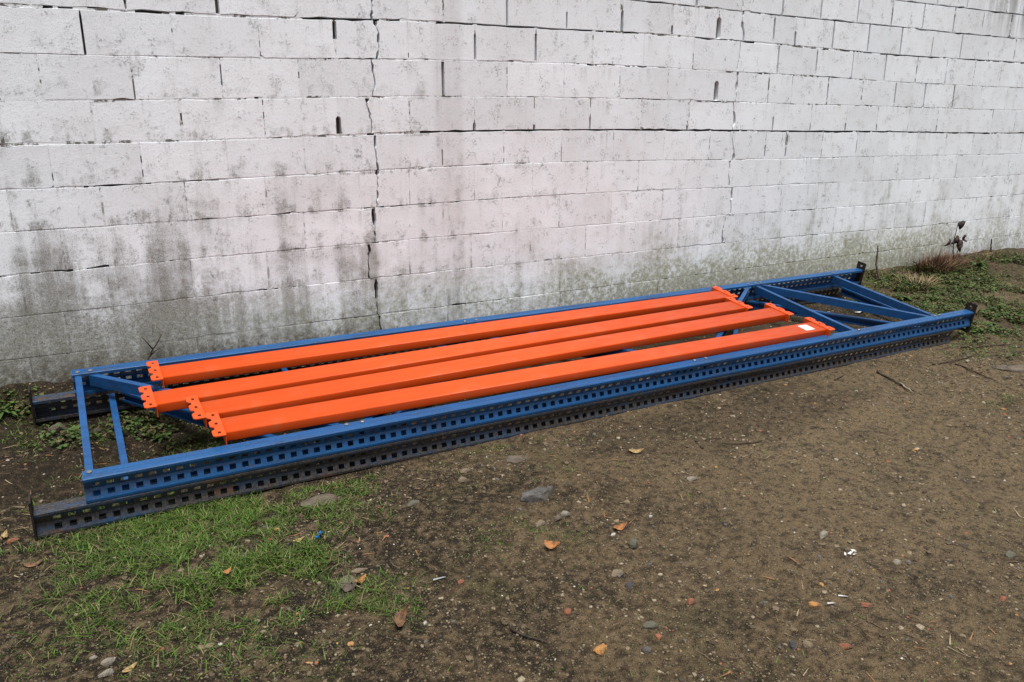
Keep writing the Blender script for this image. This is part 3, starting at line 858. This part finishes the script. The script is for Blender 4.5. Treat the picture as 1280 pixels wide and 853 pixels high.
leaf(1.37, -2.40, .068, .045, M['leaf_orange'], "crumpled orange leaf below the tan wedge shaped stone", -.9, .5, .3, .010)
leaf(.60, -2.25, .050, .030, M['leaf_orange'], "small orange leaf beside the flat grey brown slab", .4, .4, .2)
leaf(.46, -1.90, .052, .024, M['leaf_tan'], "narrow tan leaf just left of the blue plastic scrap", .2)
leaf(.64, -2.53, .085, .045, M['leaf_brown'], "curled brown leaf standing on its edge near the lower grass tufts", .7, .7, .7, .014)
leaf(.16, -2.01, .032, .022, M['leaf_orange'], "tiny orange brown leaf caught in the thick grass", .4, .5, .3, .025)
leaf(2.22, -1.86, .080, .040, M['leaf_tan'], "pale orange leaf on the soil below the middle of the rail", -.3)
leaf(-.48, -1.53, .072, .036, M['leaf_brown'], "dull brown leaf lying near the left edge", .1)
leaf(-.21, -2.38, .050, .024, M['leaf_tan'], "yellow tan leaf at the very bottom left, beside cream stones", .5)
leaf(-.59, -1.26, .040, .024, M['leaf_tan'], "tan leaf at the left edge above the orange red chip", 1.3, .5, .5, .012)

def scrap(name, x, y, pieces, mat, label, cat, rot=0.0):
    m = MB()
    for (dx, dy, l, w, a, h) in pieces:
        c_, s_ = math.cos(a), math.sin(a)
        b = len(m.v)
        pts = [(-l/2, -w/2), (l/2, -w/2*.7), (l/2*.8, w/2), (-l/2*.9, w/2*.8)]
        for z in (0, .0025):
            for k, (px, py) in enumerate(pts):
                m.v.append((dx+px*c_-py*s_, dy+px*s_+py*c_, h*(.5+.5*math.sin(k*2+dx*99))+z))
        m.f += [(b+3, b+2, b+1, b), (b+4, b+5, b+6, b+7)]+[(b+k, b+(k+1) % 4, b+4+(k+1) % 4, b+4+k) for k in range(4)]
    o = m.build(name, mat)
    o.location = (x, y, float(ground_z(x, y))+.003); o.rotation_euler.z = rot
    return tag(o, label, cat)
scrap("plastic_scrap", .54, -1.90, [(0, 0, .036, .016, .4, .02), (.008, .010, .022, .014, 1.6, .024), (-.008, -.012, .020, .012, -.6, .018)], M['plastic'], "bright blue scrap of plastic on bare soil above the grass", "scrap")
scrap("paper_scrap", 2.38, -3.04, [(0, 0, .030, .014, .2, .008), (.022, .004, .022, .010, -.4, .010), (-.024, .006, .016, .008, .6, .006), (.006, -.014, .020, .008, .1, .006)], M['white'], "torn white scraps lying together in the right foreground", "scrap")
scrap("paper_scrap", 2.14, -3.20, [(0, 0, .034, .010, -.8, .006)], M['white'], "thin white flake above the narrow dark red chip", "scrap")
scrap("paper_scrap", 2.05, -3.22, [(0, 0, .030, .009, -.5, .006)], M['white'], "thin white flake just right of the flat orange chip", "scrap")
scrap("metal_strip", .87, -2.37, [(0, 0, .052, .011, -.1, .004)], M['scrap'], "short strip of grey metal above the pinkish pebble", "scrap")
scrap("plastic_scrap", 5.55, -.62, [(0, 0, .11, .05, .1, .02), (.03, .03, .07, .04, .8, .03)], M['white'], "crumpled white scrap on the ground inside the right end of the frames", "scrap")
scrap("paper_scrap", 7.48, -.47, [(0, 0, .08, .05, .1, .02), (.09, .07, .06, .04, .8, .02)], M['white'], "pale scrap of paper in the weeds beyond the frames", "scrap")

def twig(pts, r, mat, label, forks=()):
    P = [(x, y, float(ground_z(x, y))+h) for x, y, h in pts]
    fine = []
    for a, b in zip(P, P[1:]):
        for k in range(4):
            t = k/4; fine.append(tuple(a[i]+(b[i]-a[i])*t+(.006*(hsh(k, a[0], i)-.5)) for i in range(3)))
    fine.append(P[-1])
    m = MB().tube(fine, [r*(1-.6*k/len(fine)) for k in range(len(fine))], 6)
    for (i, dx, dy, dz) in forks:
        a = Vector(fine[i]); m.tube([a, a+Vector((dx, dy, dz))*.5+Vector((0, 0, .004)), a+Vector((dx, dy, dz))], [r*.6, r*.45, r*.25], 5)
    o = m.build("twig", mat, smooth=True)
    c = Vector(P[0])
    for q in o.data.vertices: q.co -= c
    o.location = c
    return tag(o, label, "twig", "twigs on the ground")
twig([(4.99, -1.66, .008), (5.2, -1.69, .012), (5.45, -1.70, .016)], .006, M['bark'], "thin dark twig pointing at the right foot plate")
twig([(5.57, -1.50, .010), (5.7, -1.58, .014), (5.95, -1.70, .012)], .007, M['bark'], "dark twig just right of the near foot plate", [(4, .05, .08, .02)])
twig([(5.16, -1.72, .006), (5.10, -1.88, .016), (5.05, -2.07, .01)], .006, M['bark'], "crooked twig left of the concrete slab", [(3, -.08, -.05, .01)])
twig([(4.50, -1.58, .008), (4.46, -1.70, .012), (4.42, -1.85, .012), (4.40, -1.98, .006)], .007, M['bark'], "dark twig lying beside a pale stick")
twig([(4.46, -1.78, .008), (4.36, -1.94, .010)], .007, M['pale_wood'], "pale barkless stick among the dark twigs")
twig([(4.10, -1.56, .006), (4.26, -1.51, .010)], .005, M['bark'], "short twig close under the lower rail")
twig([(.96, -2.76, .008), (.99, -2.82, .012), (1.04, -2.88, .008)], .006, M['bark'], "short thick twig at the bottom, left of the orange chip")
twig([(2.68, -2.0, .006), (2.86, -2.06, .008), (3.0, -2.02, .006)], .004, M['bark'], "small twig on the sandy soil below the middle beams")
o = twig([(6.36, -.20, .0), (6.41, -.10, .12), (6.47, -.05, .26)], .012, M['bark'], "dead stick leaning on the wall beside the right end")
o["group"] = "dead sticks by the wall"
o = twig([(.02, -.06, -.02), (.10, -.035, .10), (.20, -.03, .24)], .007, M['bark'], "thin dead stick leaning on the wall at the left", [(6, -.05, .0, .08), (5, .06, .0, .04)])
o["group"] = "dead sticks by the wall"

# ------------------------------------------------------------------ weeds by the wall
def blades_mesh(px, py, pz, h, w, az, lean, curl, col, seg=3):
    """many curved blades as one mesh; all arguments are arrays"""
    n = len(px); V = []; 
    for k in range(seg+1):
        t = k/seg
        d = lean*t+curl*t*t
        z = h*(t-.28*np.minimum(1.4, (lean+curl))*t*t)
        cxp = px+np.cos(az)*d*h; cyp = py+np.sin(az)*d*h; czp = pz+z
        ww = w*(1-.85*t**1.5)/2
        V.append(np.stack([cxp-np.sin(az)*ww, cyp+np.cos(az)*ww, czp], -1)); V.append(np.stack([cxp+np.sin(az)*ww, cyp-np.cos(az)*ww, czp], -1))
    V = np.stack(V, 1); m = 2*(seg+1)
    idx = np.arange(n)[:, None]*m
    F = np.concatenate([np.concatenate([idx+2*k, idx+2*k+1, idx+2*k+3, idx+2*k+2], 1) for k in range(seg)], 0)
    C = np.repeat(np.concatenate([col, np.ones((n, 1))], 1), m, 0)
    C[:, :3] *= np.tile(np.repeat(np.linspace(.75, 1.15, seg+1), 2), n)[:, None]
    return V.reshape(-1, 3), F, C
def tuft(x, y, n, r, h, w, cols, lean, label, name="dead_grass_tuft", cat="grass tuft", flop=.5):
    a = rng.uniform(0, 6.28, n); q = np.sqrt(rng.uniform(0, 1, n))*r
    px, py = x+np.cos(a)*q*1.6, y+np.sin(a)*q*.7
    py = np.minimum(py, -.01)
    az = a+rng.normal(0, .6, n)
    az = np.where((py > -.08) & (np.sin(az) > 0), -az, az)
    cols = np.array(cols); cc = cols[rng.integers(0, len(cols), n)]*rng.uniform(.7, 1.25, (n, 1))
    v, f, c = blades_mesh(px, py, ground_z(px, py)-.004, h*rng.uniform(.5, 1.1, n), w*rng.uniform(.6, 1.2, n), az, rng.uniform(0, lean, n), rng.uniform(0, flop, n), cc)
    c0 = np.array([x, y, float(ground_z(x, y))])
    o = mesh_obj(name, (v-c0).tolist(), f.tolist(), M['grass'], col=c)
    o.location = c0
    return tag(o, label, cat)
DEAD = [(.17, .085, .05), (.12, .06, .04), (.23, .15, .085), (.09, .05, .035)]
GREEN = [(.055, .11, .026), (.085, .15, .035), (.11, .16, .05), (.06, .095, .03)]
tuft(7.22, -.16, 420, .16, .17, .007, DEAD, 1.3, "reddish dead grass tuft against the wall, left of the bramble")
tuft(7.50, -.12, 320, .13, .15, .006, DEAD, 1.3, "reddish dead grass tuft at the foot of the withered bramble")
tuft(7.9, -.14, 160, .20, .10, .006, DEAD, 1.4, "thin reddish dead grass along the wall, right of the bramble")
tuft(6.55, -.42, 220, .15, .13, .006, [(.23, .16, .09), (.30, .22, .12), (.14, .09, .05)], 1.2, "tuft of pale straw beyond the wall-side foot plate", flop=.9)
def weed(x, y, n, L, W, label, mat=None, up=.7, name="weed_plant", dark=False):
    m = MB()
    for k in range(n):
        a = k*2.4+hsh(k, x, 1)*.8; l = L*.85*(.45+.6*hsh(k, x, 2)); w = W*.8*(.6+.6*hsh(k, y, 3)); e = up*(.4+.8*hsh(k, x, 4))
        b = len(m.v)
        for i in range(5):
            t = i/4; r = l*(t*math.cos(e)+.25*t*t); z = l*(t*math.sin(e)-.35*t*t*(1+hsh(k, 3, x)))
            ww = w/2*math.sin(math.pi*(.12+.86*t))
            for s in (-1, 0, 1):
                m.v.append((r*math.cos(a)-s*ww*math.sin(a), min(r*math.sin(a)+s*ww*math.cos(a), -y-.008), z+(abs(s)*.25*ww)))
        for i in range(4):
            for j in (0, 1):
                q = b+i*3+j; m.f.append((q, q+3, q+4, q+1))
    root = empty(name, label, "weed", None, Matrix.Translation((x, y, float(ground_z(x, y))-.005)))
    o = m.build("foliage", mat or M['weed'], root, True)
    return root
weed(7.83, -.24, 34, .20, .035, "bushy green weed by the wall, right of the withered bramble", up=.9)
weed(6.95, -.40, 26, .12, .045, "low broad leaved green weed left of the pale paper scrap")
weed(6.20, -.55, 22, .10, .040, "low green weed just behind the wall-side foot plate")
weed(-.62, -.16, 26, .12, .055, "broad leaved green weed at the foot of the wall, left edge")
weed(-.30, -.40, 20, .085, .038, "small green weed under the wall-side rail at the left")
weed(-.10, -.30, 22, .10, .036, "green weed between the left braces, close to the wall-side rail")
weed(.10, -.62, 22, .09, .034, "green weed in the shade left of the longest orange beam")
weed(6.35, -1.25, 26, .11, .045, "broad leaved green weed right of the near foot plate")
weed(6.9, -1.15, 24, .10, .04, "green weed cut by the right edge of the picture")
# withered bramble
bx, by = 7.62, -.10; bz = float(ground_z(bx, by))
bs = Matrix.Scale(.8, 4)
br = empty("withered_bramble", "withered bramble with dark curled leaves against the white wall", "bramble", None, Matrix.Translation((bx, by, bz)) @ bs)
s = MB()
s.tube([(-.06, -.05, 0), (-.03, 0, .14), (.01, .04, .28), (.05, .05, .40), (.06, .05, .50)], [.008, .007, .006, .005, .003], 6)
s.tube([(-.01, .03, .24), (.08, .04, .30), (.17, .05, .31)], [.005, .004, .003], 5)
s.tube([(-.02, .03, .20), (-.10, .03, .25)], [.004, .003], 5)
s.build("stem", M['bark'], br, True)
for k, (x, y, z, L, a, tl) in enumerate([(.06, .03, .46, .13, 1.2, 1.1), (.16, .03, .29, .12, .3, .9), (.02, .0, .27, .13, 2.4, 1.0), (.06, -.01, .22, .12, 1.8, 1.3), (-.10, .01, .25, .11, 2.9, .9), (.03, -.02, .18, .10, .9, 1.2)]):
    v, f = leaf_geo(L, L*.62, .55, k)
    o = solid(mesh_obj("leaf", v, f, M['dead_dark'], br, True), .001)
    o.location = (x, y, z); o.rotation_euler = (1.25, tl, a)
o = twig([(8.35, -.05, 0), (8.37, -.03, .06), (8.36, -.03, .13)], .012, M['bark'], "short dark stub standing at the wall, far right"); o["category"] = "stub"; o["group"] = "dead sticks by the wall"

# ------------------------------------------------------------------ grass and small ground cover (uncountable)
PATCH = [
(0.10,-1.75,0.42,-0.23,0.07,0.46,1.00,0.060),
(0.34,-2.06,0.16,-0.09,0.06,0.24,0.90,0.060),
(0.37,-1.53,0.34,-0.18,0.04,0.18,0.80,0.050),
(0.59,-2.40,0.15,-0.08,0.04,0.11,0.80,0.035),
(0.80,-1.55,0.13,-0.07,0.04,0.11,0.60,0.040),
(-0.17,-2.07,0.22,-0.12,0.01,0.15,0.35,0.040),
(-0.46,-1.86,0.17,-0.09,-0.00,0.21,0.15,0.030),
(1.36,-2.21,0.18,-0.10,0.05,0.09,0.40,0.020),
(1.46,-2.37,0.09,-0.05,0.04,0.06,0.50,0.020),
(1.80,-1.85,0.05,-0.03,0.03,0.04,0.70,0.030),
(2.11,-1.93,0.04,-0.02,0.02,0.03,0.50,0.020),
(1.12,-2.23,0.15,-0.08,0.04,0.08,0.25,0.020),
(-0.55,-0.14,0.18,-0.05,0.00,0.10,0.80,0.050),
(-0.42,-0.44,0.21,-0.08,0.00,0.16,0.35,0.040),
(-0.20,-1.00,0.16,-0.07,0.01,0.11,0.50,0.040),
(0.09,-0.60,0.26,-0.11,0.03,0.21,0.40,0.030),
(6.29,-1.32,0.28,-0.13,0.46,0.27,0.60,0.040),
(4.75,-2.30,0.11,-0.06,0.14,0.08,0.40,0.030),
(6.88,-0.33,0.60,-0.19,0.19,0.14,0.60,0.040),
(0.93,-2.32,0.19,-0.11,0.07,0.15,0.20,0.020),
(1.28,-2.70,0.21,-0.12,0.11,0.17,0.12,0.020),
(-0.31,-1.19,0.18,-0.08,0.00,0.08,0.50,0.040),
(5.88,-0.48,0.30,-0.10,0.18,0.14,0.40,0.030),
(2.17,-2.37,0.20,-0.11,0.13,0.15,0.12,0.015),
(7.83,-0.17,0.64,-0.13,0.12,0.08,0.70,0.050),
(5.36,-1.63,0.32,-0.16,0.22,0.14,0.20,0.030),
(.55,-1.43,.9,0,0,.035,.75,.045),
(-.1,-1.42,.4,0,0,.05,.9,.05),
(1.9,-1.44,1.0,0,0,.03,.25,.03),
(-.35,-2.0,.35,-.1,0,.3,.3,.03),
(.2,-2.35,.4,-.2,.05,.2,.35,.03),
(6.6,-.9,.8,-.2,.3,.5,.5,.035),
(7.0,-.3,.8,-.1,.1,.2,.7,.04),
(.35,-.75,.5,-.1,0,.3,.3,.04),
]
COVER = [(6.9, -.40, .8, -.19, .19, .22, 1.3), (6.4, -.75, .5, -.1, .2, .25, .9), (6.35, -1.25, .40, -.1, .4, .35, 1.2), (7.4, -.8, .6, -.1, .2, .3, .6), (8.4, -.25, .6, -.1, .1, .15, 1.0), (7.0, -1.2, .5, -.1, .3, .3, .8), (7.8, -.3, .8, -.15, .1, .12, .9), (5.95, -.5, .3, -.1, .15, .15, .5),
         (-.55, -.2, .2, -.05, 0, .12, 1.0), (-.30, -.5, .25, -.1, 0, .12, .5), (-.02, -.4, .15, -.05, 0, .12, .8), (.12, -.65, .2, -.1, .05, .14, .6), (6.0, -.95, .3, -.1, .1, .1, .3), (5.6, -1.9, .3, -.2, .2, .15, .35)]

def in_shade_free(x, y): return np.ones(len(x), bool)
PX, PY, PH = [], [], []
for (x, y, ax, ay, bx_, by_, wgt, h) in PATCH:
    area = math.pi*abs(ax*by_-ay*bx_)*1.9
    n = int(area*wgt*17000)
    r = np.sqrt(-np.log(1-rng.uniform(0, .985, n)))*.72; a = rng.uniform(0, 6.28, n)
    u, w = r*np.cos(a), r*np.sin(a)
    xx = x+1.25*(ax*u+bx_*w); yy = y+1.25*(ay*u+by_*w)
    keep = (vnoise(xx*6, yy*6, 50)+.8*vnoise(xx*17, yy*17, 51) > .02-.30*(wgt-.5)+rng.uniform(-.14, .14, n)) & (yy < -.015)
    hh = h*(.16+.62*rng.uniform(0, 1, n)**1.8)*(1+.5*vnoise(xx*5, yy*5, 52))
    PX.append(xx[keep]); PY.append(yy[keep]); PH.append(hh[keep])
n = 5200                                     # stray blades over the whole plot
xx = rng.uniform(-.9, 5.5, n); yy = rng.uniform(-3.9, -1.45, n)
keep = vnoise(xx*1.7, yy*1.7, 60)+.7*vnoise(xx*5, yy*5, 61) > .12
PX.append(xx[keep]); PY.append(yy[keep]); PH.append(rng.uniform(.008, .022, keep.sum()))
px = np.concatenate(PX); py = np.concatenate(PY); hh = np.concatenate(PH)
n = len(px)
pal = np.array([(.055, .118, .012), (.085, .172, .020), (.130, .220, .034), (.040, .066, .012), (.17, .17, .055), (.24, .19, .09)])
ci = rng.choice(6, n, p=[.25, .24, .13, .20, .09, .09])
cc = pal[ci]*rng.uniform(.5, 1.05, (n, 1))
v, f, c = blades_mesh(px, py, ground_z(px, py)-.003, hh, .0026+.0030*rng.uniform(0, 1, n)*np.minimum(1, hh/.04), rng.uniform(0, 6.28, n), rng.uniform(.1, .9, n), rng.uniform(.1, 1.3, n), cc)
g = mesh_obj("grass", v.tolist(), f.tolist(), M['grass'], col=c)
g["kind"] = "stuff"; g["label"] = "short ragged green grass growing in patches on the damp soil"; g["category"] = "grass"

# clover-like leaves
CX, CY = [], []
for (x, y, ax, ay, bx_, by_, d) in COVER:
    n = int(math.pi*abs(ax*by_-ay*bx_)*1.9*d*3000)
    r = np.sqrt(-np.log(1-rng.uniform(0, .98, n)))*.75; a = rng.uniform(0, 6.28, n)
    xx = x+ax*r*np.cos(a)+bx_*r*np.sin(a); yy = y+ay*r*np.cos(a)+by_*r*np.sin(a)
    k = (vnoise(xx*6, yy*6, 70)+.5*vnoise(xx*15, yy*15, 71) > -.05+rng.uniform(-.15, .15, n)) & (yy < -.02)
    CX.append(xx[k]); CY.append(yy[k])
cx_ = np.concatenate(CX); cy_ = np.concatenate(CY); n = len(cx_)
az = rng.uniform(0, 6.28, n); sz = rng.uniform(.010, .026, n); tl = rng.uniform(-.5, .6, n)
zz = ground_z(cx_, cy_)+rng.uniform(.004, .035, n)
ring = [(0, 0), (.35, -.42), (.8, -.40), (1, 0), (.8, .40), (.35, .42)]
V = []
for (u, w) in ring:
    V.append(np.stack([cx_+sz*(u*np.cos(az)-w*np.sin(az)), cy_+sz*(u*np.sin(az)+w*np.cos(az)), zz+sz*(u*tl+.35*abs(w))], -1))
V = np.stack(V, 1).reshape(-1, 3)
idx = np.arange(n)[:, None]*6
F = np.concatenate([np.concatenate([idx, idx+1, idx+2, idx+3], 1), np.concatenate([idx, idx+3, idx+4, idx+5], 1)], 0)
cc = np.array([(.044, .090, .018), (.068, .120, .026), (.034, .058, .014), (.095, .105, .034), (.11, .075, .035)])[rng.integers(0, 5, n)]*rng.uniform(.75, 1.2, (n, 1))
cv = mesh_obj("ground_cover", V.tolist(), F.tolist(), M['grass'], col=np.repeat(np.concatenate([cc, np.ones((n, 1))], 1), 6, 0))
cv["kind"] = "stuff"; cv["label"] = "low small-leaved green ground cover at the ends of the frames"; cv["category"] = "ground cover"

# gravel and crumbs of earth
n = 68000
x = rng.uniform(-1.0, 6.5, n); y = rng.uniform(-4.1, -.02, n)
m_ = (y < -1.4) | (rng.uniform(0, 1, n) < .5)
m_ &= (vnoise(x*2, y*2, 80)*.9+vnoise(x*6, y*6, 81)*.7+rng.uniform(-.5, .5, n) > -.05)
x, y = x[m_], y[m_]; n = len(x)
sz = np.exp(rng.normal(math.log(.0034), .50, n)); sz = np.clip(sz, .0016, .013)
bv, bf = ICO1
bv = bv[None]*(1+rng.uniform(-.28, .28, (n, len(bv), 1)))*np.stack([sz*rng.uniform(.8, 1.5, n), sz*rng.uniform(.7, 1.2, n), sz*rng.uniform(.45, .9, n)], -1)[:, None]
a = rng.uniform(0, 6.28, n); ca, sa = np.cos(a)[:, None], np.sin(a)[:, None]
V = np.stack([bv[..., 0]*ca-bv[..., 1]*sa+x[:, None], bv[..., 0]*sa+bv[..., 1]*ca+y[:, None], bv[..., 2]+(ground_z(x, y)+sz*.15)[:, None]], -1)
nb = V.shape[1]
F = (np.arange(n)[:, None, None]*nb+np.array(bf)[None]).reshape(-1, 3)
pal = np.array([(.06, .043, .028), (.105, .078, .046), (.16, .12, .072), (.22, .17, .105), (.29, .24, .165), (.50, .48, .44), (.30, .11, .06), (.40, .22, .08), (.11, .11, .11)])
ci = rng.choice(9, n, p=[.20, .22, .21, .17, .11, .012, .018, .015, .045])
cc = pal[ci]*rng.uniform(.8, 1.2, (n, 1))
gv_ = mesh_obj("gravel", V.reshape(-1, 3).tolist(), F.tolist(), M['pebble'], col=np.repeat(np.concatenate([cc, np.ones((n, 1))], 1), nb, 0))
gv_["kind"] = "stuff"; gv_["label"] = "small gravel and crumbs of earth scattered over the soil"; gv_["category"] = "gravel"
# shreds of dead leaf and straw
n = 6200
x = rng.uniform(-1.0, 8.5, n); y = rng.uniform(-4.0, -.03, n)
k = vnoise(x*1.5, y*1.5, 90)+.8*vnoise(x*5, y*5, 91)+rng.uniform(-.2, .2, n) > .12
x, y = x[k], y[k]; n = len(x)
v, f, c = blades_mesh(x, y, ground_z(x, y)+.002, rng.uniform(.012, .04, n), rng.uniform(.002, .007, n), rng.uniform(0, 6.28, n), rng.uniform(.9, 1.2, n), rng.uniform(.3, .9, n),
                      np.array([(.24, .17, .10), (.13, .08, .05), (.30, .15, .06), (.07, .045, .03), (.34, .27, .17)])[rng.integers(0, 5, n)])
v[:, 2] = ground_z(v[:, 0], v[:, 1])+.0035+.10*(v[:, 2]-ground_z(v[:, 0], v[:, 1]))
lt = mesh_obj("leaf_litter", v.tolist(), f.tolist(), M['grass'], col=c)
lt["kind"] = "stuff"; lt["label"] = "shreds of straw and dead leaves scattered over the soil"; lt["category"] = "litter"
